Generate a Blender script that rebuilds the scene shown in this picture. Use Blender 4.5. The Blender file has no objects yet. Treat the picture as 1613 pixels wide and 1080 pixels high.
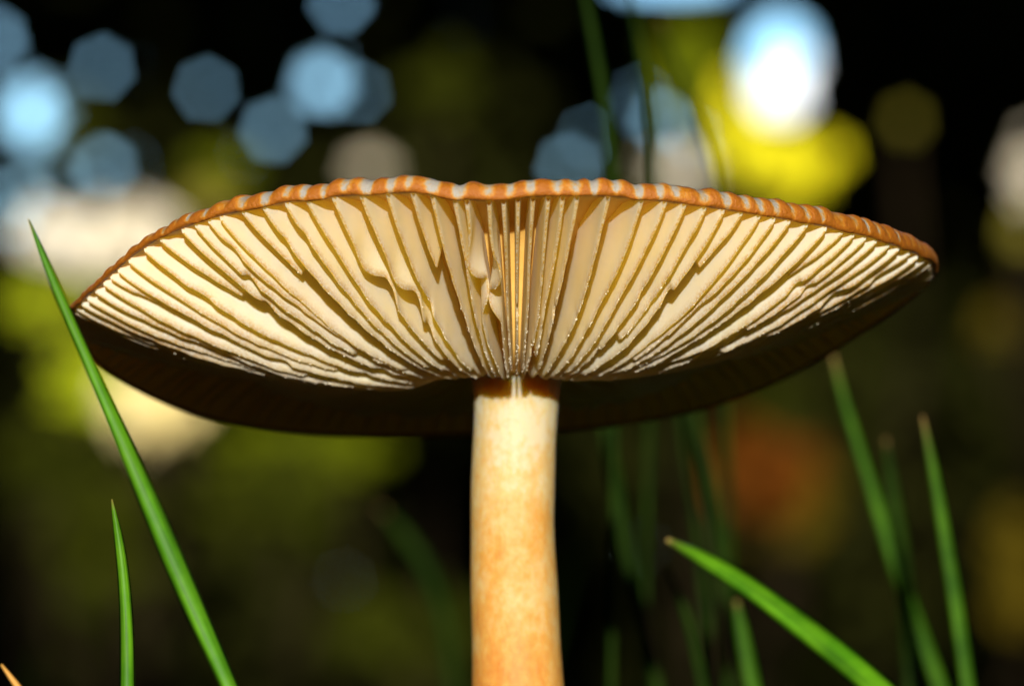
import bpy, math, random
import numpy as np
from mathutils import Vector, Matrix, noise as mnoise

rad = math.radians
random.seed(11)
rng = np.random.default_rng(11)
scene = bpy.context.scene
COL = scene.collection

# ------------------------------------------------------------------ camera
F_PX, CX, CY = 8244.0, 806.5, 540.0          # focal length in photo pixels, photo centre
PITCH = rad(5.0)
CAM = np.array([0.0, 0.0, 0.055])
FWD = np.array([0, math.cos(PITCH), math.sin(PITCH)])
UPV = np.array([0, -math.sin(PITCH), math.cos(PITCH)])
RGT = np.array([1.0, 0, 0])
cam_d = bpy.data.cameras.new('camera')
cam = bpy.data.objects.new('camera', cam_d)
COL.objects.link(cam)
scene.camera = cam
cam.location = CAM
cam.rotation_euler = (rad(90) + PITCH, 0, 0)
cam_d.sensor_width = 36
cam_d.lens = 36 * F_PX / 1613
cam_d.clip_start, cam_d.clip_end = 0.01, 2000
cam_d.dof.use_dof = True
cam_d.dof.focus_distance = 0.397
cam_d.dof.aperture_fstop = cam_d.lens / 5.65   # 5.65 mm opening
cam_d.dof.aperture_blades = 7
cam_d.dof.aperture_rotation = rad(8)

# ------------------------------------------------------------------ sky, sun, exposure
SUN_EL, SUN_AZ = rad(8.0), rad(0.0)            # low sun behind the camera
world = bpy.data.worlds.new('World')
scene.world = world
world.use_nodes = True
wn, wl = world.node_tree.nodes, world.node_tree.links
sky = wn.new('ShaderNodeTexSky')
sky.sky_type = 'NISHITA'
sky.sun_disc = False
sky.sun_elevation = SUN_EL
sky.sun_rotation = rad(180) + SUN_AZ
sky.air_density, sky.dust_density, sky.ozone_density = 1.0, 0.05, 3.5
wl.new(sky.outputs[0], wn['Background'].inputs[0])
wn['Background'].inputs[1].default_value = 0.15
sun_d = bpy.data.lights.new('sun', 'SUN')
sun_d.energy, sun_d.angle, sun_d.color = 2.6, rad(0.8), (1.0, 0.96, 0.87)
sun = bpy.data.objects.new('sun', sun_d)
COL.objects.link(sun)
TOSUN = np.array([math.sin(SUN_AZ) * math.cos(SUN_EL), -math.cos(SUN_AZ) * math.cos(SUN_EL), math.sin(SUN_EL)])
sun.rotation_euler = Vector(TOSUN).to_track_quat('Z', 'Y').to_euler()
sun.location = (0, -10, 8)
vs = scene.view_settings
vs.view_transform, vs.look, vs.exposure, vs.gamma = 'Standard', 'None', 1.75, 1.0
vs.use_curve_mapping = False
scene.render.engine = 'CYCLES'
cy = scene.cycles
cy.use_denoising = True
try:
    cy.denoiser = 'OPENIMAGEDENOISE'
except Exception:
    pass
cy.use_adaptive_sampling = False
cy.max_bounces, cy.diffuse_bounces, cy.glossy_bounces, cy.transmission_bounces = 12, 10, 2, 8
cy.sample_clamp_indirect = 4.0
cy.caustics_reflective = cy.caustics_refractive = False


def pix(x, y, Y):
    """point on the photo ray (x, y) at world distance Y"""
    d = FWD * F_PX + RGT * (x - CX) + UPV * (CY - y)
    return CAM + d * (Y / d[1])


def proj(P):
    v = np.asarray(P, float) - CAM
    w = v @ FWD
    return CX + F_PX * (v @ RGT) / w, CY - F_PX * (v @ UPV) / w


# ------------------------------------------------------------------ helpers
def mesh_obj(name, verts, faces, mats, parent=None, smooth=True, matidx=None, attrs=None):
    me = bpy.data.meshes.new(name)
    me.from_pydata([tuple(v) for v in np.asarray(verts, float).tolist()], [], faces if isinstance(faces, list) else faces.tolist())
    for m in (mats if isinstance(mats, (list, tuple)) else [mats]):
        me.materials.append(m)
    if smooth:
        me.polygons.foreach_set('use_smooth', [True] * len(me.polygons))
    if matidx is not None:
        me.polygons.foreach_set('material_index', list(matidx))
    for k, a in (attrs or {}).items():
        at = me.attributes.new(k, 'FLOAT', 'POINT')
        at.data.foreach_set('value', np.asarray(a, dtype=np.float32).ravel())
    me.update()
    o = bpy.data.objects.new(name, me)
    COL.objects.link(o)
    if parent is not None:
        o.parent = parent
        o.matrix_parent_inverse = Matrix.Translation(-parent.location) if parent.type == 'EMPTY' else Matrix()
    return o


def tag(o, label=None, cat=None, group=None, kind=None):
    for k, v in (('label', label), ('category', cat), ('group', group), ('kind', kind)):
        if v:
            o[k] = v
    return o


def empty(name, loc):
    o = bpy.data.objects.new(name, None)
    o.empty_display_size = 0.01
    o.location = tuple(float(c) for c in loc)
    COL.objects.link(o)
    return o


def grid_faces(n, m, close_m=False, close_n=False):
    """quads of an n x m vertex grid (n rows of m)"""
    i = np.arange(n if close_n else n - 1)[:, None]
    j = np.arange(m if close_m else m - 1)[None, :]
    a = i * m + j
    b = i * m + (j + 1) % m
    i2 = (i + 1) % n
    return np.stack([a, b, i2 * m + (j + 1) % m, i2 * m + j], -1).reshape(-1, 4)


def n1(x, seed=0.0):
    """smooth 1-d noise, vectorised, about -1..1"""
    x = np.asarray(x, float)
    i = np.floor(x)
    f = x - i
    f = f * f * (3 - 2 * f)
    h = lambda k: np.modf(np.sin(k * 127.1 + seed * 311.7) * 43758.5453)[0]
    return h(i) * (1 - f) + h(i + 1) * f


def smooth(a, b, x):
    t = np.clip((x - a) / (b - a), 0, 1)
    return t * t * (3 - 2 * t)


# ------------------------------------------------------------------ materials
def mat(name):
    m = bpy.data.materials.new(name)
    m.use_nodes = True
    nt = m.node_tree
    return m, nt, nt.nodes['Principled BSDF'], nt.nodes['Material Output']


def nd(nt, t, **kw):
    n = nt.nodes.new(t)
    for k, v in kw.items():
        if k in n.inputs:
            n.inputs[k].default_value = v
        else:
            setattr(n, k, v)
    return n


def ramp(nt, stops, interp='LINEAR'):
    r = nt.nodes.new('ShaderNodeValToRGB')
    r.color_ramp.interpolation = interp
    e = r.color_ramp.elements
    while len(e) < len(stops):
        e.new(0.5)
    for k, (p, c) in enumerate(stops):
        e[k].position = p
        e[k].color = (*c, 1) if len(c) == 3 else c
    return r


def mixc(nt, fac, a, b):
    m = nt.nodes.new('ShaderNodeMix')
    m.data_type = 'RGBA'
    for s, v in ((0, fac), (6, a), (7, b)):
        if hasattr(v, 'links') or isinstance(v, bpy.types.NodeSocket):
            nt.links.new(v, m.inputs[s])
        else:
            m.inputs[s].default_value = v if s == 0 else (*v, 1)
    return m.outputs[2]


def leaf_mat(name, c1, c2, trans=0.25, rough=0.6, scale=9.0, spec=0.25):
    m, nt, p, out = mat(name)
    co = nd(nt, 'ShaderNodeTexCoord')
    no = nd(nt, 'ShaderNodeTexNoise', Scale=scale, Detail=3.0)
    nt.links.new(co.outputs['Object'], no.inputs['Vector'])
    r = ramp(nt, [(0.35, c1), (0.68, c2)])
    nt.links.new(no.outputs['Fac'], r.inputs[0])
    nt.links.new(r.outputs[0], p.inputs['Base Color'])
    p.inputs['Roughness'].default_value = rough
    p.inputs['Specular IOR Level'].default_value = spec
    tr = nd(nt, 'ShaderNodeBsdfTranslucent')
    nt.links.new(r.outputs[0], tr.inputs[0])
    mx = nd(nt, 'ShaderNodeMixShader')
    mx.inputs[0].default_value = trans
    nt.links.new(p.outputs[0], mx.inputs[1])
    nt.links.new(tr.outputs[0], mx.inputs[2])
    nt.links.new(mx.outputs[0], out.inputs[0])
    return m


def bark_mat(name, c1, c2):
    m, nt, p, out = mat(name)
    co = nd(nt, 'ShaderNodeTexCoord')
    mp = nd(nt, 'ShaderNodeMapping')
    mp.inputs['Scale'].default_value = (14, 14, 3)
    no = nd(nt, 'ShaderNodeTexNoise', Scale=2.0, Detail=6.0)
    nt.links.new(co.outputs['Object'], mp.inputs[0])
    nt.links.new(mp.outputs[0], no.inputs['Vector'])
    r = ramp(nt, [(0.35, c1), (0.65, c2)])
    nt.links.new(no.outputs['Fac'], r.inputs[0])
    nt.links.new(r.outputs[0], p.inputs['Base Color'])
    b = nd(nt, 'ShaderNodeBump', Strength=0.7, Distance=0.02)
    nt.links.new(no.outputs['Fac'], b.inputs['Height'])
    nt.links.new(b.outputs[0], p.inputs['Normal'])
    p.inputs['Roughness'].default_value = 0.95
    p.inputs['Specular IOR Level'].default_value = 0.05
    return m


# cap skin: orange striations over silvery white, grooved margin
M_skin, nt, p, out = mat('cap_skin')
a_st = nd(nt, 'ShaderNodeAttribute', attribute_name='stripe')
a_rh = nd(nt, 'ShaderNodeAttribute', attribute_name='rho')
co = nd(nt, 'ShaderNodeTexCoord')
no = nd(nt, 'ShaderNodeTexNoise', Scale=2600.0, Detail=4.0, Roughness=0.7)
nt.links.new(co.outputs['Object'], no.inputs['Vector'])
no2 = nd(nt, 'ShaderNodeTexNoise', Scale=260.0, Detail=3.0)
nt.links.new(co.outputs['Object'], no2.inputs['Vector'])
ad = nd(nt, 'ShaderNodeMath', operation='MULTIPLY_ADD')
nt.links.new(no.outputs['Fac'], ad.inputs[0])
ad.inputs[1].default_value = 0.85
nt.links.new(a_st.outputs['Fac'], ad.inputs[2])
ad2 = nd(nt, 'ShaderNodeMath', operation='MULTIPLY_ADD')
nt.links.new(no2.outputs['Fac'], ad2.inputs[0])
ad2.inputs[1].default_value = 0.5
nt.links.new(ad.outputs[0], ad2.inputs[2])
r = ramp(nt, [(0.56, (0.27, 0.24, 0.20)), (0.68, (0.32, 0.20, 0.08)), (0.82, (0.37, 0.135, 0.006)), (1.0, (0.27, 0.080, 0.003))])
sc = nd(nt, 'ShaderNodeMath', operation='MULTIPLY')
sc.inputs[1].default_value = 0.8
nt.links.new(ad2.outputs[0], sc.inputs[0])
nt.links.new(sc.outputs[0], r.inputs[0])
nt.links.new(r.outputs[0], p.inputs['Base Color'])
b = nd(nt, 'ShaderNodeBump', Strength=0.8, Distance=0.00025)
nt.links.new(no.outputs['Fac'], b.inputs['Height'])
nt.links.new(b.outputs[0], p.inputs['Normal'])
p.inputs['Roughness'].default_value = 0.5
p.inputs['Specular IOR Level'].default_value = 0.3
p.inputs['Subsurface Weight'].default_value = 0.15
p.inputs['Subsurface Radius'].default_value = (1.0, 0.4, 0.12)
p.inputs['Subsurface Scale'].default_value = 0.0005

# flesh between the gills
M_flesh, nt, p, out = mat('cap_flesh')
co = nd(nt, 'ShaderNodeTexCoord')
no = nd(nt, 'ShaderNodeTexNoise', Scale=500.0, Detail=4.0)
nt.links.new(co.outputs['Object'], no.inputs['Vector'])
r = ramp(nt, [(0.3, (0.82, 0.50, 0.11)), (0.7, (0.88, 0.58, 0.16))])
nt.links.new(no.outputs['Fac'], r.inputs[0])
nt.links.new(r.outputs[0], p.inputs['Base Color'])
p.inputs['Roughness'].default_value = 0.7
p.inputs['Specular IOR Level'].default_value = 0.2

# gills: cream, finely floury, brownish crumbly edge
M_gill, nt, p, out = mat('gill_cream')
a_e = nd(nt, 'ShaderNodeAttribute', attribute_name='edge')
co = nd(nt, 'ShaderNodeTexCoord')
no = nd(nt, 'ShaderNodeTexNoise', Scale=420.0, Detail=5.0, Roughness=0.6)
nt.links.new(co.outputs['Object'], no.inputs['Vector'])
fine = nd(nt, 'ShaderNodeTexNoise', Scale=5200.0, Detail=3.0)
nt.links.new(co.outputs['Object'], fine.inputs['Vector'])
r = ramp(nt, [(0.3, (0.90, 0.89, 0.70)), (0.55, (0.92, 0.93, 0.84)), (0.75, (0.94, 0.95, 0.92))])
nt.links.new(no.outputs['Fac'], r.inputs[0])
em = nd(nt, 'ShaderNodeMath', operation='MULTIPLY')
rf = ramp(nt, [(0.35, (0.15, 0.15, 0.15)), (0.6, (1, 1, 1))])
nt.links.new(fine.outputs['Fac'], rf.inputs[0])
nt.links.new(a_e.outputs['Fac'], em.inputs[0])
nt.links.new(rf.outputs[0], em.inputs[1])
cc = mixc(nt, em.outputs[0], r.outputs[0], (0.60, 0.30, 0.06))
nt.links.new(cc, p.inputs['Base Color'])
b = nd(nt, 'ShaderNodeBump', Strength=0.35, Distance=0.00004)
nt.links.new(fine.outputs['Fac'], b.inputs['Height'])
nt.links.new(b.outputs[0], p.inputs['Normal'])
p.inputs['Roughness'].default_value = 0.65
p.inputs['Specular IOR Level'].default_value = 0.25
tr = nd(nt, 'ShaderNodeBsdfTranslucent')
tr.inputs[0].default_value = (0.97, 0.81, 0.21, 1)
mx = nd(nt, 'ShaderNodeMixShader')
mx.inputs[0].default_value = 0.62
nt.links.new(p.outputs[0], mx.inputs[1])
nt.links.new(tr.outputs[0], mx.inputs[2])
nt.links.new(mx.outputs[0], out.inputs[0])

M_crumb, nt, p, out = mat('edge_crumb')
p.inputs['Base Color'].default_value = (0.80, 0.72, 0.56, 1)
p.inputs['Roughness'].default_value = 0.5

# stem: cream above, ochre mottling of fine scales growing downwards
M_stem, nt, p, out = mat('stem_skin')
co = nd(nt, 'ShaderNodeTexCoord')
a_h = nd(nt, 'ShaderNodeAttribute', attribute_name='along')
mp = nd(nt, 'ShaderNodeMapping')
mp.inputs['Scale'].default_value = (1.2, 1.2, 0.9)
nt.links.new(co.outputs['Object'], mp.inputs[0])
no = nd(nt, 'ShaderNodeTexNoise', Scale=1300.0, Detail=4.0, Roughness=0.6)
nt.links.new(mp.outputs[0], no.inputs['Vector'])
no2 = nd(nt, 'ShaderNodeTexNoise', Scale=260.0, Detail=3.0)
nt.links.new(co.outputs['Object'], no2.inputs['Vector'])
ad = nd(nt, 'ShaderNodeMath', operation='ADD')
nt.links.new(no.outputs['Fac'], ad.inputs[0])
nt.links.new(no2.outputs['Fac'], ad.inputs[1])
ad2 = nd(nt, 'ShaderNodeMath', operation='MULTIPLY_ADD')
nt.links.new(ad.outputs[0], ad2.inputs[0])
ad2.inputs[1].default_value = 0.62
nt.links.new(a_h.outputs['Fac'], ad2.inputs[2])
r = ramp(nt, [(0.36, (0.45, 0.37, 0.23)), (0.52, (0.45, 0.31, 0.12)), (0.74, (0.45, 0.225, 0.045)), (1.0, (0.41, 0.14, 0.016))])
nt.links.new(ad2.outputs[0], r.inputs[0])
nt.links.new(r.outputs[0], p.inputs['Base Color'])
b = nd(nt, 'ShaderNodeBump', Strength=0.5, Distance=0.0002)
nt.links.new(no.outputs['Fac'], b.inputs['Height'])
nt.links.new(b.outputs[0], p.inputs['Normal'])
p.inputs['Roughness'].default_value = 0.6
p.inputs['Specular IOR Level'].default_value = 0.25
p.inputs['Subsurface Weight'].default_value = 0.75
p.inputs['Subsurface Radius'].default_value = (1.0, 0.58, 0.12)
p.inputs['Subsurface Scale'].default_value = 0.006

def blade_mat(*a):
    m = leaf_mat(*a)
    nt = m.node_tree
    at = nd(nt, 'ShaderNodeAttribute', attribute_name='tip')
    col = [n for n in nt.nodes if n.type == 'VALTORGB'][0].outputs[0]
    tos = [l.to_socket for l in col.links]
    ac = nd(nt, 'ShaderNodeAttribute', attribute_name='across')
    al = nd(nt, 'ShaderNodeAttribute', attribute_name='along')
    cv = nd(nt, 'ShaderNodeCombineXYZ')
    nt.links.new(ac.outputs['Fac'], cv.inputs[0])
    nt.links.new(al.outputs['Fac'], cv.inputs[1])
    fb = nd(nt, 'ShaderNodeTexNoise', Scale=4.5, Detail=3.0)
    nt.links.new(cv.outputs[0], fb.inputs['Vector'])
    fr = ramp(nt, [(0.38, (0.55, 0.55, 0.5)), (0.62, (1.15, 1.1, 1.0))])
    nt.links.new(fb.outputs['Fac'], fr.inputs[0])
    mu = nt.nodes.new('ShaderNodeMix')
    mu.data_type, mu.blend_type = 'RGBA', 'MULTIPLY'
    mu.inputs[0].default_value = 1.0
    nt.links.new(col, mu.inputs[6])
    nt.links.new(fr.outputs[0], mu.inputs[7])
    c = mixc(nt, at.outputs['Fac'], mu.outputs[2], (0.30, 0.17, 0.06))
    for t in tos:
        nt.links.new(c, t)
    return m


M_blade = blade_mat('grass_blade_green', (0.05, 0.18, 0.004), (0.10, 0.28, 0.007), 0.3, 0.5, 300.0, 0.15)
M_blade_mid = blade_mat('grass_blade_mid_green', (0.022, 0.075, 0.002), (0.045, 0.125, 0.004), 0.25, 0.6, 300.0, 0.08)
M_blade_shade = blade_mat('grass_blade_shaded_green', (0.007, 0.021, 0.001), (0.015, 0.036, 0.0015), 0.25, 0.7, 300.0, 0.05)  # shaded copy of the blade green, the shade put into the colour
M_blade_dry = leaf_mat('grass_blade_dry', (0.45, 0.20, 0.03), (0.60, 0.32, 0.07), 0.2, 0.6, 300.0)
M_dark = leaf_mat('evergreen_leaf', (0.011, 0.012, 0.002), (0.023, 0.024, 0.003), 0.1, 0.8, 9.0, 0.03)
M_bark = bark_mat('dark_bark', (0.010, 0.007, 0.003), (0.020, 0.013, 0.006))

# ------------------------------------------------------------------ setting: ground
m, nt, p, out = mat('leaf_litter_soil')
co = nd(nt, 'ShaderNodeTexCoord')
no = nd(nt, 'ShaderNodeTexNoise', Scale=9.0, Detail=9.0, Roughness=0.7)
vo = nd(nt, 'ShaderNodeTexVoronoi', Scale=35.0)
nt.links.new(co.outputs['Object'], no.inputs['Vector'])
nt.links.new(co.outputs['Object'], vo.inputs['Vector'])
r = ramp(nt, [(0.3, (0.012, 0.010, 0.005)), (0.5, (0.035, 0.022, 0.010)), (0.62, (0.028, 0.04, 0.010)), (0.75, (0.06, 0.035, 0.015))])
nt.links.new(no.outputs['Fac'], r.inputs[0])
nt.links.new(r.outputs[0], p.inputs['Base Color'])
b = nd(nt, 'ShaderNodeBump', Strength=0.8, Distance=0.02)
nt.links.new(vo.outputs['Distance'], b.inputs['Height'])
nt.links.new(b.outputs[0], p.inputs['Normal'])
p.inputs['Roughness'].default_value = 1.0
gx = np.concatenate([[-600, -120, -40], np.linspace(-12, 12, 49), [40, 120, 600]])
GX, GY = np.meshgrid(gx, gx, indexing='ij')
GZ = 0.02 * np.sin(GX * 1.3) * np.sin(GY * 0.9 + 1) * (np.abs(GX) < 11) * (np.abs(GY) < 11) * smooth(1, 2, np.hypot(GX, GY - 0.4))
ground = mesh_obj('ground', np.stack([GX, GY, GZ], -1).reshape(-1, 3), grid_faces(len(gx), len(gx))[:, ::-1], m)
tag(ground, 'dark forest floor of soil and moss', 'ground', kind='structure')

# ------------------------------------------------------------------ mushroom
DC = 0.42                                             # distance of the stem axis
ATT = pix(812, 568, DC)                               # where the gills reach the stem
SX, SY, Z0 = ATT[0], DC, ATT[2]


def Rr(th):
    return 0.0349 - 0.0011 * np.sin(th)


near_pl = np.array([(95, 500), (110, 492), (150, 455), (200, 408), (250, 374), (320, 347), (400, 327), (470, 316), (540, 309), (620, 304),
                    (680, 304), (712, 314), (740, 315), (770, 317), (815, 311), (870, 309), (930, 308), (1000, 312), (1100, 324), (1200, 339),
                    (1300, 357), (1380, 376), (1440, 398), (1480, 420), (1495, 424)], float)
far_pl = np.array([(95, 480), (108, 505), (125, 545), (150, 575), (200, 607), (260, 638), (330, 663), (400, 677), (480, 686), (560, 691), (650, 690),
                   (740, 686), (815, 684), (880, 682), (980, 672), (1100, 650), (1200, 617), (1290, 570), (1370, 520), (1440, 470), (1465, 448),
                   (1480, 425), (1495, 420)], float)
NT = 1440
TH = np.linspace(-np.pi, np.pi, NT, endpoint=False)
RX, RY = SX + Rr(TH) * np.sin(TH), SY - Rr(TH) * np.cos(TH)
HR = np.zeros(NT)
for k in range(NT):
    z = 0.095
    for _ in range(6):
        px_, _y = proj((RX[k], RY[k], z))
        pl = near_pl if abs(TH[k]) < rad(85.3) else far_pl
        z = pix(px_, np.interp(px_, pl[:, 0], pl[:, 1]), RY[k])[2]
    HR[k] = z
wide = np.exp(-0.5 * (np.arange(-60, 61) / 14.0) ** 2)
wide /= wide.sum()
fine_w = np.exp(-0.5 * (np.arange(-60, 61) / 4.0) ** 2)
fine_w /= fine_w.sum()
Hs = np.convolve(np.concatenate([HR[-60:], HR, HR[:60]]), wide, 'valid')
Hf = np.convolve(np.concatenate([HR[-60:], HR, HR[:60]]), fine_w, 'valid')
wn_ = smooth(rad(70), rad(55), np.abs(TH))
HR = Hs * (1 - wn_) + Hf * wn_


def Hrim(th):
    return np.interp((np.asarray(th) + np.pi) % (2 * np.pi), np.append(TH + np.pi, 2 * np.pi), np.append(HR, HR[0]))


def far_w(th):
    return smooth(rad(25), rad(125), np.abs((np.asarray(th) + np.pi) % (2 * np.pi) - np.pi))


def z_edge(rho, th):
    """lower envelope of the gills"""
    belly = np.interp(np.abs((np.asarray(th) + np.pi) % (2 * np.pi) - np.pi), np.radians([0, 30, 60, 90, 130, 180]), [0.0054, 0.0052, 0.0045, 0.0034, 0.0016, 0.0010])
    return Z0 + (Hrim(th) - Z0) * rho - belly * np.clip(np.sin(np.pi * np.clip(rho, 0, 1) ** 0.85), 0, 1) ** 0.8


def g_depth(rho):
    d = np.interp(rho, [0, .35, .5, .7, 1], [.0014, .0016, .0038, .0058, .0058]) * smooth(0.08, 0.40, rho) ** 0.6 + 0.0004
    return d * np.interp(rho, [0, 0.55, 0.75, 0.88, 0.95, 0.985, 1.0], [1, 1, 0.84, 0.54, 0.28, 0.09, 0.02])


def z_floor(rho, th):
    return z_edge(rho, th) + g_depth(rho)


mush = empty('mushroom', (SX, SY, 0))
tag(mush, 'tall mushroom with orange striped cap rim, cream gills and ochre stem', 'mushroom')

# cap: underside flesh + margin + top skin, one closed skin around the axis
NS = 128                                              # striations round the margin
NC = NS * 10
tc = np.linspace(-np.pi, np.pi, NC, endpoint=False)
rows, rho_row, matrow = [], [], []
phase = NS * tc + 1.9 * n1(tc * 9 + 40, 1) + 0.9 * n1(tc * 23 + 70, 2)
under = [0.09, 0.16, 0.25, 0.35, 0.45, 0.55, 0.65, 0.74, 0.82, 0.88, 0.93, 0.96, 0.98, 0.992]
zc0 = Z0 + 0.0062
ridge = np.cos(phase)
P = []
A_st, A_rh = [], []
for rho in under:
    P.append((Rr(tc) * rho, z_floor(rho, tc)))
    A_st.append(np.full(NC, 0.9)); A_rh.append(np.full(NC, rho))
HC = Hrim(tc) + 0.00016 * n1(tc * 31 + 9, 3) * (1 - far_w(tc))
top = [(1.0, 0.0), (1.005, 0.00018), (1.0055, 0.00045), (1.003, 0.0008), (0.998, 0.00112), (0.990, 0.0014), (0.978, 0.00166), (0.962, 0.00186), (0.94, 0.00206),
       (0.91, 0.0023), (0.87, 0.00255), (0.8, 0.0028), (0.7, 0.0031), (0.55, 0.0036), (0.4, 0.0040), (0.25, 0.0044), (0.1, 0.0046), (0.0, 0.0047)]
far_thin = (1 - 0.25 * far_w(tc)) * (1 - 0.45 * smooth(0.5, 1.0, -np.sin(tc)))
slant = np.sin(tc) * 1.0
for rho, dz in top:
    amp = 0.00007 * smooth(0.0, 0.0009, dz) * smooth(0.72, 0.95, rho)
    irr = 1 + 0.5 * n1(tc * 17 + 5, 4)
    ph2 = phase + 900 * dz * 0.5 * slant
    rg = np.cos(ph2)
    lift = amp * irr * rg * (1 - 0.9 * far_w(tc))
    zz = (HC - Z0) * np.minimum(rho, 1.0) ** 0.9 + Z0 + 0.9 * dz * far_thin * (1 + 0.28 * smooth(0.2, 1.0, np.sin(tc)) * smooth(0.9, 1.0, rho)) \
        + (0.0045 * (1 - rho) * smooth(0, 0.6, 1 - rho))
    if rho < 0.995:
        zz = np.maximum(zz, z_floor(rho, tc) + 0.0006)
    P.append((Rr(tc) * rho + 0.5 * lift, zz + lift))
    st = 0.30 + 0.40 * rg + 0.24 * n1(tc * 60 + 3, 6) + 0.34 * smooth(rad(12), rad(60), np.abs(tc)) + 0.45 * smooth(0.0006, 0.0, dz)
    st = st + 0.35 * smooth(0.95, 0.8, rho) * 1.0
    A_st.append(st); A_rh.append(np.full(NC, rho))
verts = np.stack([np.stack([SX + r_ * np.sin(tc), SY - r_ * np.cos(tc), z_ + 0 * tc], -1) for r_, z_ in P])
nr = len(P)
fc = grid_faces(nr, NC, close_m=True)
mi = np.repeat((np.arange(nr - 1) < len(under) - 1).astype(int), NC)
cap = mesh_obj('cap', verts.reshape(-1, 3), fc, [M_skin, M_flesh], mush, matidx=mi,
               attrs={'stripe': np.clip(np.stack(A_st), 0, 1.3), 'rho': np.stack(A_rh)})
tag(cap, 'thin cap with orange and silvery striped margin')


def th_of_x(px_):
    """azimuth of the near rim point seen at photo column px_"""
    lo, hi = rad(-85), rad(85)
    for _ in range(40):
        mid = (lo + hi) / 2
        x_, _y = proj((SX + Rr(mid) * math.sin(mid), SY - Rr(mid) * math.cos(mid), float(Hrim(mid))))
        if x_ < px_:
            lo = mid
        else:
            hi = mid
    return (lo + hi) / 2


tops = [(124, 0), (133, .5), (146, 0), (159, .45), (170, .7), (182, 0), (199, .4), (224, 0), (249, .72), (284, 0), (305, .45), (326, 0), (345, .3), (380, .74), (413, 0),
        (449, .3), (483, 0), (524, .34), (568, 0), (610, .18), (649, .72), (680, 0), (716, .17), (735, 0), (770, .18), (793, .3), (816, .2), (840, .25), (864, 0), (887, .4), (910, .17),
        (959, .2), (1012, 0), (1049, .18), (1080, 0), (1112, 0.5), (1141, 0), (1170, .78), (1198, 0), (1222, .4), (1246, 0), (1274, .35), (1304, 0), (1330, .80),
        (1348, 0), (1367, .62), (1384, 0), (1404, .5), (1420, 0), (1437, .55), (1450, 0), (1461, .5), (1470, 0)]
gl = [(th_of_x(x), ri, x) for x, ri in tops]
t_hi, t_lo = gl[-1][0], gl[0][0]
nfar = 74
for k in range(1, nfar):
    th = t_hi + (2 * np.pi + t_lo - t_hi) * k / nfar
    gl.append((th + random.uniform(-.012, .012), (0, .45, .3, .6)[k % 4], -1))

crumbs_v, crumbs_f = [], []
ico = np.array([(1, 0, 0), (-1, 0, 0), (0, 1, 0), (0, -1, 0), (0, 0, 1), (0, 0, -1)], float)
icof = np.array([(0, 2, 4), (2, 1, 4), (1, 3, 4), (3, 0, 4), (2, 0, 5), (1, 2, 5), (3, 1, 5), (0, 3, 5)])


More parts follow.
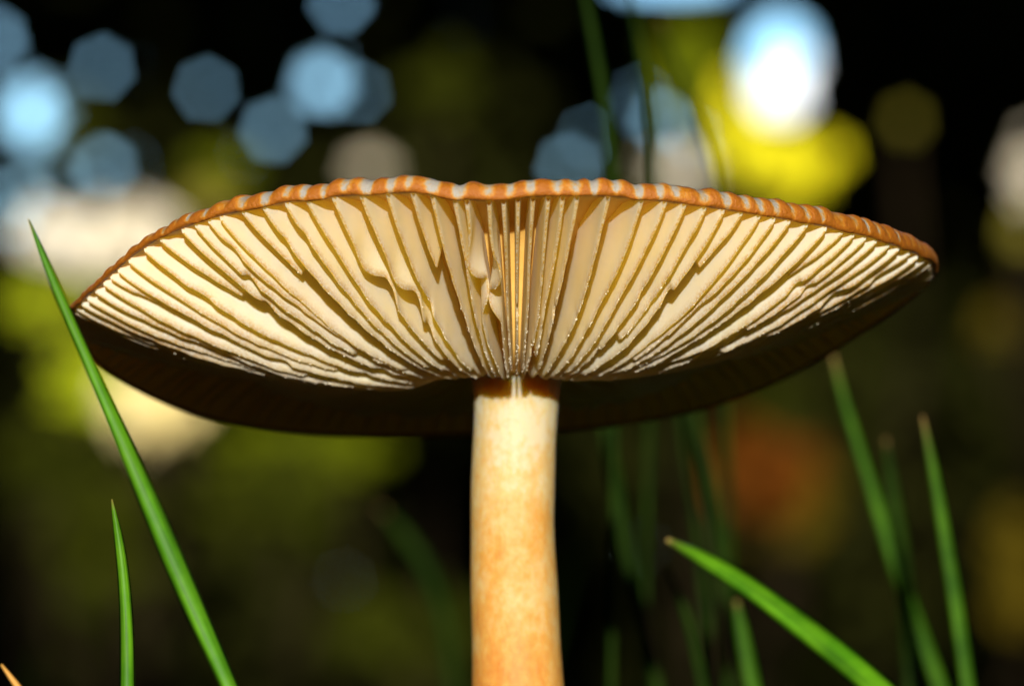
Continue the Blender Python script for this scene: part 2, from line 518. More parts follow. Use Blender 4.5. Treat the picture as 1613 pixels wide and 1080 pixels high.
def gill(idx, th, ri, x):
    front = abs((th + np.pi) % (2 * np.pi) - np.pi) < rad(97)
    ns, ntt = (110, 9) if front else (36, 5)
    rin = 0.135 if ri == 0 else ri
    s = np.linspace(0, 1, ns)
    rho = rin + (0.992 - rin) * s
    sd = idx * 7.13
    d = g_depth(rho) * (1 + 0.035 * n1(rho * 7, sd) + 0.008 * n1(rho * 34, sd + 1))
    if ri == 0:
        end = smooth(0.0, 0.16, s) ** 0.8
    elif ri > 0.65:
        end = np.interp(s, [0, 0.10, 0.2, 1], [0, 0.62, 0.93, 1.0])
        d *= 0.9
    else:
        end = smooth(0.0, 0.14, s) ** 0.6
    # occasional nicks in the crumbly edge
    nick = 0.14 * np.clip(n1(rho * 12 + 3, sd + 2) - 0.72, 0, 1) * 3
    depth = d * np.clip(end, 0, 1) * (1 - nick)
    depth = depth * (1 + 0.009 * n1(rho * 60, sd + 5) * smooth(0.15, 0.3, rho))
    if not front:
        depth = depth * (1 - 0.85 * smooth(.5, .9, rho))
    zf = z_floor(rho, th)
    r_ = rho * Rr(th)
    lat0 = (0.00020 * n1(rho * 3.1, sd + 3) + 0.00004 * n1(rho * 11, sd + 4)) * np.sin(np.pi * np.clip((rho - .1) / .9, 0, 1))
    crump = 0
    if x in (524, 568, 735, 770):                      # crumpled gills of the front
        c0, am = {524: (0.72, .0005), 568: (0.68, .0005), 735: (0.74, .0008), 770: (0.71, -.0008)}[x]
        crump = am * np.exp(-((rho - c0) / 0.045) ** 2) - 0.6 * am * np.exp(-((rho - c0 - 0.1) / 0.05) ** 2)
        depth = depth * (1 - 0.14 * np.exp(-((rho - c0 - 0.015) / 0.03) ** 2))
    half0 = 0.00007 + 0.00016 * rho
    er = np.array([math.sin(th), -math.cos(th), 0])
    et = np.array([math.cos(th), math.sin(th), 0])
    tt = np.linspace(0, 1, ntt)
    cols, edge = [], []
    for side in (-1, 1):
        for t in (tt if side < 0 else tt[::-1]):
            wdt = half0 * (1 - 0.42 * t) * (0.55 if t > 0.999 else 1.0)
            wdt = wdt * (1 + 0.9 * max(0, 0.25 - t) / 0.25 * smooth(0.5, 1, rho))
            lat = lat0 * t + crump * t ** 2 + side * wdt + 0.000025 * t * n1(rho * 50, sd + 6 + side) * smooth(.8, 1, t)
            z = zf + 0.0004 * (1 - t) - depth * t
            P_ = np.stack([SX + r_ * er[0] + lat * et[0], SY + r_ * er[1] + lat * et[1], z], -1)
            cols.append(P_)
            edge.append(np.clip((t - 0.86) / 0.14, 0, 1) * (0.55 + 0.45 * smooth(0.55, 0.85, rho)))
    V = np.stack(cols, 1)                               # ns x m x 3
    E = np.stack([e + 0 * rho for e in edge], 1)
    m_ = V.shape[1]
    o = mesh_obj('gill', V.reshape(-1, 3), grid_faces(ns, m_, close_m=True), M_gill, cap, attrs={'edge': E})
    o.matrix_parent_inverse = Matrix()
    o.parent = cap
    if front:
        tip = 0.5 * (V[:, ntt - 1] + V[:, ntt])
        cl = None
        for _ in range(80 if ri < 0.65 else 16):
            rr = random.triangular(max(rin + .06, .2), 0.84, 0.45) if random.random() < .45 or cl is None else cl + random.gauss(0, .012)
            cl = rr
            k = int(np.searchsorted(rho, rr))
            k = min(k, ns - 1)
            if depth[k] < 0.0012:
                continue
            size = random.uniform(.000016, .00005) * random.choice((1, 1, 1, 1, 1.5))
            c = tip[k] + rng.normal(0, .00004, 3)
            ro = np.linalg.qr(rng.normal(size=(3, 3)))[0]
            crumbs_f.append(icof + 6 * len(crumbs_v))
            crumbs_v.append((ico * rng.uniform(.7, 1.2, (6, 1)) * size) @ ro + c)


for i, (th, ri, x) in enumerate(gl):
    gill(i, th, ri, x)
cr = mesh_obj('edge_crumbs', np.concatenate(crumbs_v), np.concatenate(crumbs_f), M_crumb, cap)
cr.matrix_parent_inverse = Matrix()
tag(cr, kind='stuff')

# stem
prof = [(560, 725, 905), (585, 739, 890), (610, 746, 882), (640, 747, 880), (700, 744, 876), (760, 742, 874), (820, 741, 873), (880, 741, 876), (950, 742, 880), (1020, 743, 884),
        (1080, 744, 888), (1300, 742, 898), (1700, 730, 915), (2200, 712, 935)]
ns, mseg = 220, 72
ys = np.linspace(555, 2350, ns)
pa = np.array(prof, float)
xl, xr = np.interp(ys, pa[:, 0], pa[:, 1]), np.interp(ys, pa[:, 0], pa[:, 2])
ker = np.hanning(11); ker /= ker.sum()
sm = lambda a: np.convolve(np.pad(a, 5, 'edge'), ker, 'valid')
xl, xr = sm(xl), sm(xr)
V = []
an = np.linspace(0, 2 * np.pi, mseg, endpoint=False)
for k in range(ns):
    c = pix((xl[k] + xr[k]) / 2, ys[k], DC)
    r_ = (xr[k] - xl[k]) / 2 * DC / F_PX
    r_ = r_ * (1 + 0.012 * n1(an * 3.0 / np.pi * 4 + 20, int(k / 9) * 0) + 0.006 * math.sin(k * .31))
    V.append(np.stack([c[0] + r_ * np.cos(an), c[1] + r_ * np.sin(an), np.full(mseg, c[2])], -1))
V = np.array(V)
al = np.clip(np.interp(ys, [600, 660, 800, 1080, 1600], [-0.22, -0.20, -0.01, 0.22, 0.25]), -1, 1)
stem = mesh_obj('stem', V.reshape(-1, 3), grid_faces(ns, mseg, close_m=True)[:, ::-1], M_stem, mush,
                attrs={'along': np.repeat(al, mseg)})
zb = V[-1, 0, 2]
# torn sac round the foot of the stem
bx, by = V[-1, :, 0].mean(), V[-1, :, 1].mean()
vv = []
for k, (z, rr) in enumerate([(-0.004, 0.002), (-0.003, 0.006), (0.002, 0.0085), (0.008, 0.0085), (0.014, 0.0075), (0.020, 0.0072), (0.024, 0.0078)]):
    w = 0.0022 * n1(an * 2.2 + 7, 5) if k == 6 else 0
    vv.append(np.stack([bx + rr * np.cos(an), by + rr * np.sin(an), z + w + 0 * an], -1))
mesh_obj('volva', np.array(vv).reshape(-1, 3), grid_faces(7, mseg, close_m=True), M_stem, mush, attrs={'along': np.full(7 * mseg, -0.2)})


# ------------------------------------------------------------------ grass blades, one by one
def blade(path, Y, label, m=M_blade, tip=None, group=None, fold=0.22, Yb=None, name='grass_blade'):
    """path: photo points (x, y, width px) from the tip down; Y its distance; goes on down to the soil"""
    pts, wd = [], []
    n = len(path)
    for k, (x, y, w) in enumerate(path):
        Yk = Y + ((Yb or Y) - Y) * k / (n - 1)
        pts.append(pix(x, y, Yk)); wd.append(w * Yk / F_PX)
    pts, wd = np.array(pts), np.array(wd)
    d = pts[-1] - pts[-2]
    d = d / np.linalg.norm(d)
    z_end = pts[-1][2]
    # carry on downwards, bending to upright
    hz = np.array([d[0], d[1], 0]) / max(abs(d[2]), 0.35)
    ext = [pts[-1] + np.array([0, 0, -z_end * f]) + hz * z_end * (f - 0.45 * f * f) for f in (0.3, 0.65, 1.04)]
    pts = np.concatenate([pts, ext]); wd = np.concatenate([wd, [wd[-1] * 1.03, wd[-1], wd[-1] * .8]])
    L = np.concatenate([[0], np.cumsum(np.linalg.norm(np.diff(pts, axis=0), axis=1))])
    s = np.linspace(0, L[-1], 90)
    ker = np.hanning(13); ker /= ker.sum()
    def rs(a):
        v = np.interp(s, L, a)
        e = np.convolve(np.pad(v, 6, 'reflect', reflect_type='odd'), ker, 'valid')
        return e
    Pp = np.stack([rs(pts[:, i]) for i in range(3)], -1)
    W = np.maximum(rs(wd), 0.00004)
    T = np.gradient(Pp, axis=0)
    T /= np.linalg.norm(T, axis=1)[:, None]
    view = np.array([0.25, -1, 0.15]); view /= np.linalg.norm(view)
    S = np.cross(T, view); S /= np.linalg.norm(S, axis=1)[:, None]
    N = np.cross(S, T)
    h = W[:, None] / 2
    thk = 0.00012
    V = np.stack([Pp - S * h, Pp - S * h * .5 + N * h * fold * .6 + N * thk, Pp - N * h * fold * 0 + N * (h * fold + thk), Pp + S * h * .5 + N * h * fold * .6 + N * thk, Pp + S * h,
                  Pp + S * h * .5 + N * h * fold * .6 - N * thk, Pp + N * (h * fold - thk), Pp - S * h * .5 + N * h * fold * .6 - N * thk], 1)
    nn = len(s)
    fc = grid_faces(nn, 8, close_m=True).tolist()
    fc += [[0, 1, 2, 3, 4, 5, 6, 7], [8 * nn - 1 - q for q in range(8)]]
    tp = np.exp(-s / 0.0011) * 0.9 if tip else np.exp(-s / 0.0003) * 0.6
    o = mesh_obj(name, V.reshape(-1, 3), fc, m, attrs={'tip': np.repeat(tp, 8), 'across': np.tile([-1, -.5, 0, .5, 1, .5, 0, -.5], nn), 'along': np.repeat(s * 25 + Y * 40, 8)})
    return tag(o, label, 'grass', group)


blade([(45, 346, 3), (60, 385, 13), (80, 435, 17), (105, 492, 18), (140, 572, 19), (170, 640, 22), (205, 720, 29), (245, 810, 37), (290, 920, 39), (325, 1000, 34), (362, 1080, 27)],
      0.376, 'long green grass blade crossing the edge of the mushroom cap', fold=.3)
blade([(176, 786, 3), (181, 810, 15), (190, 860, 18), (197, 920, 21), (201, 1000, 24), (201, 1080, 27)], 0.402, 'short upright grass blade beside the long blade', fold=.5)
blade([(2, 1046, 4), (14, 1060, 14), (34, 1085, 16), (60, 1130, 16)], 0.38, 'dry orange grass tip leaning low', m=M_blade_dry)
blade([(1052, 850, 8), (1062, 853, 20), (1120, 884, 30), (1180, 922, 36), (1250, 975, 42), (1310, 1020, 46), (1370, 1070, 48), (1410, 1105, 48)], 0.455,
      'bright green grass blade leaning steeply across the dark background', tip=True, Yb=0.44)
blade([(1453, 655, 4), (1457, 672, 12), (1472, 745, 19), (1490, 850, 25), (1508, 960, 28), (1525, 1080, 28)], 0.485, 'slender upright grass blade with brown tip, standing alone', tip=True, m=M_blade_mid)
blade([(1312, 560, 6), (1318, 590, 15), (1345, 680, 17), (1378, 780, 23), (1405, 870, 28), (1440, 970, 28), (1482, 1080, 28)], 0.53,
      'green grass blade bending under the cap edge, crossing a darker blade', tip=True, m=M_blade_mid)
blade([(1395, 690, 6), (1405, 760, 26), (1420, 860, 30), (1432, 970, 32), (1438, 1080, 34)], 0.53, 'dim green grass blade behind the crossing blade', m=M_blade_shade)
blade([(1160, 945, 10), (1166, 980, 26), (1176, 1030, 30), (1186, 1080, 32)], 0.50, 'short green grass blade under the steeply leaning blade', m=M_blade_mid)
blade([(945, 640, 12), (958, 690, 26), (972, 770, 26), (985, 860, 22), (1010, 960, 20), (1036, 1080, 20)], 0.56, 'dim grass blade standing next to the stem', m=M_blade_shade)
blade([(1068, 620, 10), (1080, 690, 18), (1095, 780, 18), (1110, 900, 18), (1120, 1080, 20)], 0.60, 'thin dim grass blade of a close pair', m=M_blade_shade, group='pair of dim grass blades')
blade([(1092, 620, 10), (1105, 690, 20), (1125, 780, 20), (1140, 900, 18), (1150, 1080, 20)], 0.58, 'thin dim grass blade of a close pair', m=M_blade_shade, group='pair of dim grass blades')
blade([(1050, 890, 6), (1075, 940, 14), (1092, 1000, 16), (1108, 1080, 18)], 0.52, 'faint short grass blade below the dim pair', m=M_blade_shade)
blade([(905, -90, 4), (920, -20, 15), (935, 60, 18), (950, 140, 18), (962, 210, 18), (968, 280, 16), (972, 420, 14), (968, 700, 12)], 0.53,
      'tall dark grass blade rising behind the cap', m=M_blade_shade)
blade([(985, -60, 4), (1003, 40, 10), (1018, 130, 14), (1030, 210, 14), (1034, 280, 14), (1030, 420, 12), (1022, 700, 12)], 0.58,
      'tall thin grass blade rising behind the cap beside a thicker one', m=M_blade_shade)
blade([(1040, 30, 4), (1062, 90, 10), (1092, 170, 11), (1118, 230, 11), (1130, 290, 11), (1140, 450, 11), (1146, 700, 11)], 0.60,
      'tall arching grass blade near the yellow leaves', m=M_blade_shade)
blade([(600, 800, 6), (625, 825, 22), (655, 862, 26), (680, 905, 24), (705, 980, 20), (715, 1080, 20)], 0.74, 'blurred dim grass blade to the side of the stem', m=M_blade_shade)

# ------------------------------------------------------------------ foliage builders
def leaves_mesh(C, size, face=None):
    """two-triangle folded leaves, one per centre; face: leaves turned to the light"""
    n = len(C)
    nn_ = rng.normal(size=(n, 3))
    if face is not None:
        nn_ = nn_ * 0.45 + face
    nn_ /= np.linalg.norm(nn_, axis=1)[:, None]
    d = rng.normal(size=(n, 3)); d -= nn_ * (d * nn_).sum(1)[:, None]; d /= np.linalg.norm(d, axis=1)[:, None]
    e = np.cross(nn_, d)
    sz = size * rng.uniform(.7, 1.3, (n, 1))
    V = np.stack([C - d * sz * .5, C + e * sz * .33 + nn_ * sz * .07, C + d * sz * .5, C - e * sz * .33 + nn_ * sz * .07], 1).reshape(-1, 3)
    b = np.arange(n)[:, None] * 4
    Fc = np.concatenate([b + np.array([[0, 1, 2]]), b + np.array([[0, 2, 3]])])
    return V, Fc


def limb(p0, p1, r0, r1, seg=8, steps=6, wob=0.0):
    p0, p1 = np.array(p0, float), np.array(p1, float)
    ax = p1 - p0; ax /= np.linalg.norm(ax)
    u = np.cross(ax, [0.3, 1, 0.1]); u /= np.linalg.norm(u); v = np.cross(ax, u)
    a = np.linspace(0, 2 * np.pi, seg, endpoint=False)
    V = []
    for k in range(steps + 1):
        f = k / steps
        c = p0 + (p1 - p0) * f + wob * math.sin(math.pi * f) * (u * math.sin(5 * f + p0[0]) + v * math.cos(4 * f + p0[1]))
        r_ = r0 + (r1 - r0) * f
        V.append(c + r_ * (np.cos(a)[:, None] * u + np.sin(a)[:, None] * v))
    return np.concatenate(V), grid_faces(steps + 1, seg, close_m=True)


def join(parts):
    V, Fc, o = [], [], 0
    for v, f in parts:
        V.append(v); Fc += [[int(q) + o for q in x] for x in f]; o += len(v)
    return np.concatenate(V), Fc


# openings of the far tree wall through which the sky shows: photo column, row, half width, half height (px)
GAPS = [(58, 178, 38, 40), (-10, 60, 12, 14), (160, 108, 10, 11), (200, 100, 4, 8), (240, 98, 5, 5), (325, 140, 10, 8), (335, 178, 5, 4), (300, 205, 5, 5),
        (508, 132, 24, 21), (430, 205, 12, 12), (566, 146, 9, 8), (536, 5, 12, 10), (165, 262, 13, 11), (95, 275, 9, 8), (35, 305, 15, 10), (20, 350, 11, 9),
        (1228, 95, 44, 66), (1228, 150, 40, 34), (1060, -40, 100, 20), (895, 262, 10, 9), (1040, 190, 12, 12), (1010, 150, 5, 7), (1090, 215, 10, 9), (575, 262, 7, 6)]
rp = random.Random(5)
GAPS += [(rp.uniform(-40, 640), rp.uniform(-20, 330), *(2 * [rp.uniform(2.5, 6.0)])) for _ in range(60)]
GAPS += [(rp.uniform(880, 1160), rp.uniform(-10, 260), *(2 * [rp.uniform(2.5, 6.0)])) for _ in range(22)]
# sunlit things in the clearing: photo position, half size px, distance, colours
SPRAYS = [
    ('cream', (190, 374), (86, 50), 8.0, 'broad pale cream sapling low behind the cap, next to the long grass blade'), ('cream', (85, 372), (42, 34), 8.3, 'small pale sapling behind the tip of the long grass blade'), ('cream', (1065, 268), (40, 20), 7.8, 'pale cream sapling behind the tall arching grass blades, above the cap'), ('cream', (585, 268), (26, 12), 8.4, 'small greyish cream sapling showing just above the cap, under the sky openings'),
    ('straw', (235, 640), (68, 52), 7.6, 'glowing cream sapling under the cap edge, behind the long grass blade'), ('yellow', (1240, 258), (72, 46), 7.7, 'bright yellow sapling under the added white cloud, above the cap'), ('yellow', (1150, 190), (22, 62), 8.2, 'narrow upright yellow sapling beside the added white cloud'), ('olive', (330, 322), (30, 26), 8.2, 'small olive sapling just above the cap, beside the broad cream sapling'),
    ('green', (135, 590), (50, 70), 7.9, 'yellow-green sapling behind the middle of the long grass blade'), ('green', (90, 470), (60, 40), 8.5, 'olive green sapling beneath the broad cream sapling'), ('moss', (480, 705), (130, 34), 7.2, 'wide mossy green sapling just under the cap, beside the glowing cream sapling'), ('cream', (1625, 270), (22, 50), 8.0, 'pale sapling standing apart beside the dark trees, cut by the picture edge'), ('olive', (1610, 370), (16, 26), 7.9, 'small olive sapling beneath the pale sapling standing apart'), ('moss', (1085, 120), (40, 70), 8.3, 'yellow-green sapling behind the tall arching grass blades, beside the narrow yellow one'), ('moss', (350, 262), (46, 20), 8.6, 'dim green sapling under the sky openings, above the small olive sapling'), ('dim_green', (110, 205), (40, 60), 8.8, 'dim green sapling between the blue sky openings'), ('dim_green', (690, 130), (50, 40), 8.7, 'faint olive green sapling beside the column of dark trunks'), ('olive', (1425, 195), (9, 9), 7.9, 'tiny brownish sapling alone against black trees beside the added cloud')]
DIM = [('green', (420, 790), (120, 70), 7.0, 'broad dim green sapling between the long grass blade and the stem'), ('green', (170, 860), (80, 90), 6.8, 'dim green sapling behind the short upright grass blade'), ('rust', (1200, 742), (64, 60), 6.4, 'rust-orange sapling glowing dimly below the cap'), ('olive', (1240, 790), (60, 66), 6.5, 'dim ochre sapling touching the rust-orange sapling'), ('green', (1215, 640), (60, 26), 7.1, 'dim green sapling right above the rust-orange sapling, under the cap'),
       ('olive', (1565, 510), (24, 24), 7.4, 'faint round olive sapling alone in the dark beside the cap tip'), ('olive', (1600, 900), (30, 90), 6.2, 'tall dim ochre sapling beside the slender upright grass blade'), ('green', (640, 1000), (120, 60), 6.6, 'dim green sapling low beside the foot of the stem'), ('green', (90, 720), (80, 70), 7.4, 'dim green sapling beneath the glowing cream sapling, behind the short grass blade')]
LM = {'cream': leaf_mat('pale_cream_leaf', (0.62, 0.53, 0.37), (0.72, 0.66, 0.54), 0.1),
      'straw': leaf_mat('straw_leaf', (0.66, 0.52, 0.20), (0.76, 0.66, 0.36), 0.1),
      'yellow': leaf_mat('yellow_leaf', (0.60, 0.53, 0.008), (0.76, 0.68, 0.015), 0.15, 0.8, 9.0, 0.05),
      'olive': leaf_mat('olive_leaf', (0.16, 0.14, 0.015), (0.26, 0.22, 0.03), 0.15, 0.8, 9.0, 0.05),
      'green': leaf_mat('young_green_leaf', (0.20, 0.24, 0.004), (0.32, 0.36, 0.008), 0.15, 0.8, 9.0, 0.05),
      'dim_olive': leaf_mat('shaded_ochre_leaf', (0.05, 0.036, 0.002), (0.08, 0.055, 0.003), 0.1, 0.8, 9.0, 0.03),  # dim leaves: weak light put into a darker leaf colour
      'dim_green': leaf_mat('shaded_green_leaf', (0.014, 0.017, 0.0006), (0.026, 0.030, 0.001), 0.1, 0.8, 9.0, 0.03),
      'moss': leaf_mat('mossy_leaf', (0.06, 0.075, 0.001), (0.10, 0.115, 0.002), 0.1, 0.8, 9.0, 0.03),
      'dim_rust': leaf_mat('shaded_rust_leaf', (0.055, 0.014, 0.001), (0.085, 0.026, 0.0015), 0.1, 0.8, 9.0, 0.03)}


def sapling(kind, xy, hw, Y, label, cat, group, n=None):
    c = pix(*xy, Y)
    a, b_ = 1.2 * hw[0] * Y / F_PX, 1.2 * hw[1] * Y / F_PX
    dep = max(0.05, min(a, b_) * 1.3)
    base = np.array([c[0] + random.uniform(-.1, .1), Y + 0.05, 0.0])
    root = empty('sapling', base)
    size = max(0.022, min(0.05, min(a, b_) * 0.9))
    n = n or int(np.clip(a * b_ * 4 / (size * size) * 5, 40, 900))
    q = rng.normal(size=(n, 3)); q /= np.linalg.norm(q, axis=1)[:, None]
    q *= rng.uniform(0, 1, (n, 1)) ** (1 / 2.4)
    C = c + q * np.array([a, dep, b_])
    V, Fc = leaves_mesh(C, size, TOSUN)
    mesh_obj('leaves', V, Fc, LM[kind], root, smooth=False)
    parts = [limb(base + [0, 0, -.02], c + [0, .02, 0], .010, .004, wob=.04)]
    for _ in range(4):
        k = random.randrange(n)
        parts.append(limb(base + (c - base) * random.uniform(.8, .95), C[k], .003, .001, 5, 4))
    V, Fc = join(parts)
    mesh_obj('trunk', V, Fc, M_bark, root)
    tag(root, label, cat, group)
    return c


BEAMS = []                                              # lines of sunlight: point, radius
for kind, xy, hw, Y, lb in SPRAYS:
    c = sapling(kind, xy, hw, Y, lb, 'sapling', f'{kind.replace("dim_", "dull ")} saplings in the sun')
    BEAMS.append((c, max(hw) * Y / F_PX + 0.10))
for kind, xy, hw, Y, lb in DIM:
    c = sapling('dim_' + kind, xy, hw, Y, lb, 'sapling', f'{kind} saplings with shade put in the leaf colour')
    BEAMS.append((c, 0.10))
BEAMS.append((np.array([SX, SY, 0.080]), 0.085))

# far wall of evergreen trees
gp = np.array(GAPS, float)


def in_gap(C, grow=1.0):
    x, y = proj(C)
    k = np.zeros(len(C), bool)
    for gx_, gy_, gw, gh in gp:
        k |= ((x - gx_) / (gw * grow)) ** 2 + ((y - gy_) / (gh * grow)) ** 2 < 1
    return k


tree_spots = [(-2.7, 11.5), (-1.75, 10.2), (-0.95, 11.6), (-0.35, 10.0), (0.25, 11.8), (0.75, 10.3), (1.35, 11.4), (1.9, 10.0), (2.7, 11.2), (-3.6, 10.8), (-4.5, 9.8), (3.6, 10.5), (4.5, 9.9), (-5.3, 10.4), (5.3, 10.3)]
trunk_px = [-1100, -520, 268, 645, 800, 1365, 1500, 2300, 2900, -1940, -2980, 3630, 4550, -3400, 5050]
for i, (tx, ty) in enumerate(tree_spots):
    root = empty('evergreen_tree', (tx, ty, 0))
    n = 26000
    C = np.stack([tx + rng.normal(0, .42, n), ty + rng.normal(0, .40, n), rng.uniform(0.02, 3.4, n)], -1)
    C[:, 0] += 0.12 * np.sin(C[:, 2] * 5 + i)
    keep = ~in_gap(C, 1.0)
    x_, y_ = proj(C)
    V, Fc = leaves_mesh(C[keep], 0.068)
    # leaf tips may not close an opening
    vx, vy = proj(V)
    Q = V.reshape(-1, 4, 3)
    bad = np.zeros(len(Q), bool)
    for u in (0, .33, .67, 1):
        for w in (0, .33, .67, 1):
            bad |= in_gap(Q[:, 0] * (1 - u) * (1 - w) + Q[:, 1] * u * (1 - w) + Q[:, 2] * u * w + Q[:, 3] * (1 - u) * w, 0.95)
    keepf = ~np.concatenate([bad, bad])
    # smaller twig leaves round the openings
    tw = []
    for gx_, gy_, gw, gh in gp:
        if int(np.argmin([abs((a_ / b_ * F_PX + CX) - gx_) for a_, b_ in tree_spots])) != i:
            continue
        m_ = int(5 * (gw + 75) * (gh + 75) * 4 / 200)
        tw.append(np.stack([pix(gx_ + rng.uniform(-1, 1) * (gw + 75), gy_ + rng.uniform(-1, 1) * (gh + 75), ty + rng.normal(0, .2)) for _ in range(m_)]))
    Fk = Fc[keepf]
    if tw:
        V2, F2 = leaves_mesh(np.concatenate(tw), 0.022)
        Q = V2.reshape(-1, 4, 3)
        bad = in_gap(Q.mean(1), 1.0)
        for q in range(4):
            bad |= in_gap(Q[:, q], 0.97)
        V, Fk = np.concatenate([V, V2]), np.concatenate([Fk, F2[~np.concatenate([bad, bad])] + len(V)])
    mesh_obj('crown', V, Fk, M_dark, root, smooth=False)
    bx_ = (trunk_px[i] - CX) / F_PX * ty
    parts = [limb((bx_, ty, -.1), (bx_ + .03, ty, 3.4), .09, .03, 10, 10, .01)]
    for q in range(9):
        z = .4 + q * .33
        a = q * 2.4 + i
        lb = limb((bx_, ty, z), (bx_ + .5 * math.cos(a), ty + .5 * math.sin(a), z + .2), .025, .008, 6, 8, .02)
        if not in_gap(lb[0], 1.3).any():
            parts.append(lb)
    V, Fc = join(parts)
    vx, vy = proj(V)
    mesh_obj('trunk', V, Fc, M_bark, root)
    tag(root, 'dark evergreen tree with dense crown at the edge of the clearing', 'tree', 'evergreen trees across the clearing')

# cumulus cloud added far beyond the trees to whiten the widest opening
def cloud(px0, px1, py, hpx, D, label):
    V, Fc = [], []
    nb = 26
    base = pix(0.5 * (px0 + px1), py, D)
    for k in range(nb):
        f = k / (nb - 1)
        w = math.sin(math.pi * (0.12 + 0.76 * f))
        c = pix(px0 + (px1 - px0) * f, py - hpx * w * random.uniform(-.4, .6), D + random.uniform(-5, 5))
        r_ = hpx * D / F_PX * random.uniform(.55, .8) * (0.6 + 0.4 * w)
        uu, vv_ = np.meshgrid(np.linspace(0, 2 * np.pi, 28, endpoint=False), np.linspace(0.02, np.pi - 0.02, 14))
        q = np.stack([np.sin(vv_) * np.cos(uu), np.sin(vv_) * np.sin(uu), np.cos(vv_)], -1).reshape(-1, 3)
        rr = np.array([1 + .22 * mnoise.noise(Vector(x * 2.2) + Vector((k * 3.1, 0, 0))) for x in q])
        V.append(c + q * rr[:, None] * r_)
        Fc.append(grid_faces(14, 28, close_m=True))
    V, Fc = join(list(zip(V, Fc)))
    m, nt, p, out = mat('cloud_white')
    no = nd(nt, 'ShaderNodeTexNoise', Scale=0.03, Detail=5.0)
    r = ramp(nt, [(0.3, (0.78, 0.80, 0.82)), (0.7, (0.86, 0.86, 0.86))])
    nt.links.new(no.outputs['Fac'], r.inputs[0])
    nt.links.new(r.outputs[0], p.inputs['Base Color'])
    p.inputs['Roughness'].default_value = 1.0
    p.inputs['Specular IOR Level'].default_value = 0.0
    o = mesh_obj('cloud', V, Fc, m)
    tag(o, label, 'cloud')


cloud(1192, 1520, 152, 62, 1500.0, 'white cumulus cloud added to whiten the widest opening in the trees')

# unseen spruces added behind the camera: their crowns shade the clearing, with openings cut to let the low sun through
HY = -3.0
for i in range(6):
    tx = -3.6 + i * 1.45
    root = empty('shade_spruce', (tx, HY - .2 * (i % 2), 0))
    n = 20000
    C = np.stack([tx + rng.uniform(-.95, .95, n), HY + rng.normal(0, .22, n), rng.uniform(0.02, 6.4, n)], -1)
    size = 0.13
    ok = np.ones(n, bool)
    for c, rr in BEAMS:
        v = C - c
        dist = np.linalg.norm(v - np.outer(v @ TOSUN, TOSUN), axis=1)
        ok &= dist > rr + size * .5
    V, Fc = leaves_mesh(C[ok], size)
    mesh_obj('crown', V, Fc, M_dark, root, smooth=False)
    ox = max(np.linspace(-.6, .6, 25), key=lambda q: min(min(abs(tx + q - c[0]) - rr for c, rr in BEAMS), .15) - .05 * abs(q))
    V, Fc = limb((tx + ox, HY - .5, -.1), (tx + ox, HY - .5, 6.6), .12, .03, 10, 8, .02)
    mesh_obj('trunk', V, Fc, M_bark, root)
    tag(root, 'unseen dense spruce added to shade the clearing from the low sun', 'tree', 'unseen spruces added for shade')

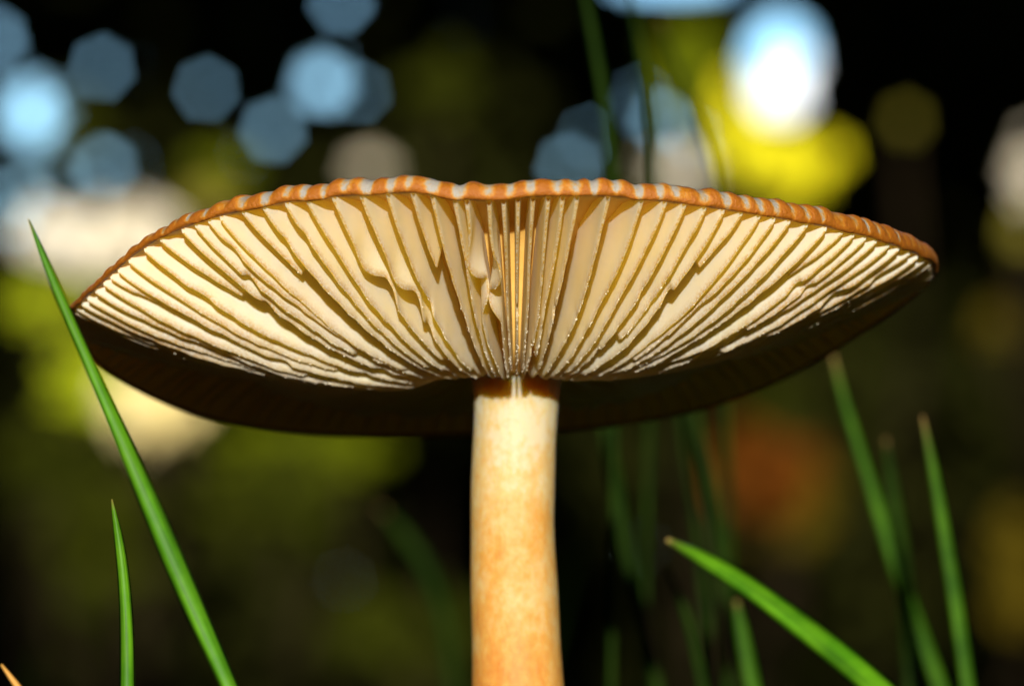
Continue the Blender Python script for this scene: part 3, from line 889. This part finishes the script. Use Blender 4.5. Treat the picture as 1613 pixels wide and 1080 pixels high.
# unseen bushes added on both sides to block sky light
for i, (tx, ty) in enumerate([(sx * (2.6 + .28 * k), -1.6 + 2.1 * k) for sx in (-1, 1) for k in range(5)]):
    root = empty('shade_hazel', (tx, ty, 0))
    n = 5000
    C = np.stack([tx + rng.normal(0, .35, n), ty + rng.uniform(-1.2, 1.2, n), rng.uniform(0.02, 5.0, n)], -1)
    V, Fc = leaves_mesh(C, 0.15)
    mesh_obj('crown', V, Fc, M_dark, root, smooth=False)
    V, Fc = join([limb((tx, ty, -.1), (tx + .3 * math.cos(k * 1.3), ty + .5 * math.sin(k * 1.3), 4.6), .05, .015, 8, 8, .05) for k in range(5)])
    mesh_obj('stems', V, Fc, M_bark, root)
    tag(root, 'unseen hazel bush added to block sky light from the side', 'bush', 'unseen hazel bushes added for shade')

# unseen tall trees added so their crowns cut sky light from above
for i, (tx, ty) in enumerate([(-3.6, 1.0), (3.6, 0.2), (-3.9, 6.0), (3.9, 5.4), (-3.4, -1.6), (3.6, 9.6), (-3.7, 9.4)]):
    root = empty('shade_oak', (tx, ty, 0))
    n = 9000
    q = rng.normal(size=(n, 3)); q /= np.linalg.norm(q, axis=1)[:, None]
    q *= rng.uniform(0, 1, (n, 1)) ** .4
    C = np.array([tx * 0.5, ty, 6.6]) + q * np.array([3.4, 3.0, 1.5])
    V, Fc = leaves_mesh(C, 0.26, np.array([0, 0, 1.0]))
    mesh_obj('crown', V, Fc, M_dark, root, smooth=False)
    parts = [limb((tx, ty, -.1), (tx * .9, ty, 6.6), .2, .08, 12, 10, .08)]
    for k in range(6):
        parts.append(limb((tx * .93, ty, 4.4 + .3 * k), C[k], .06, .02, 7, 5, .08))
    V, Fc = join(parts)
    mesh_obj('trunk', V, Fc, M_bark, root)
    tag(root, 'unseen oak added to block sky light over the clearing', 'tree', 'unseen oaks added for shade')

# short grass of the clearing
n = 1500
gxy = np.stack([rng.uniform(-1.6, 1.6, n), rng.uniform(0.75, 6.0, n)], -1)
V, Fc = [], []
for k in range(n):
    h = random.uniform(.04, .11) if gxy[k, 1] < 2 else random.uniform(.06, .2)
    a = random.uniform(0, 6.3); w = random.uniform(.001, .002)
    u = np.array([math.cos(a), math.sin(a), 0]); l = rng.normal(0, .3, 2) * h
    b0 = np.array([gxy[k, 0], gxy[k, 1], -.02])
    o = len(V)
    V += [b0 - u * w, b0 + u * w, b0 + np.array([l[0] * .3, l[1] * .3, h * .6]) + u * w * .8, b0 + np.array([l[0] * .3, l[1] * .3, h * .6]) - u * w * .8, b0 + np.array([l[0], l[1], h + .02])]
    Fc += [[o, o + 1, o + 2, o + 3], [o + 3, o + 2, o + 4]]
g = mesh_obj('grass', np.array(V), Fc, M_blade_shade)
tag(g, 'short dark green grass covering the clearing floor', 'grass', kind='stuff')
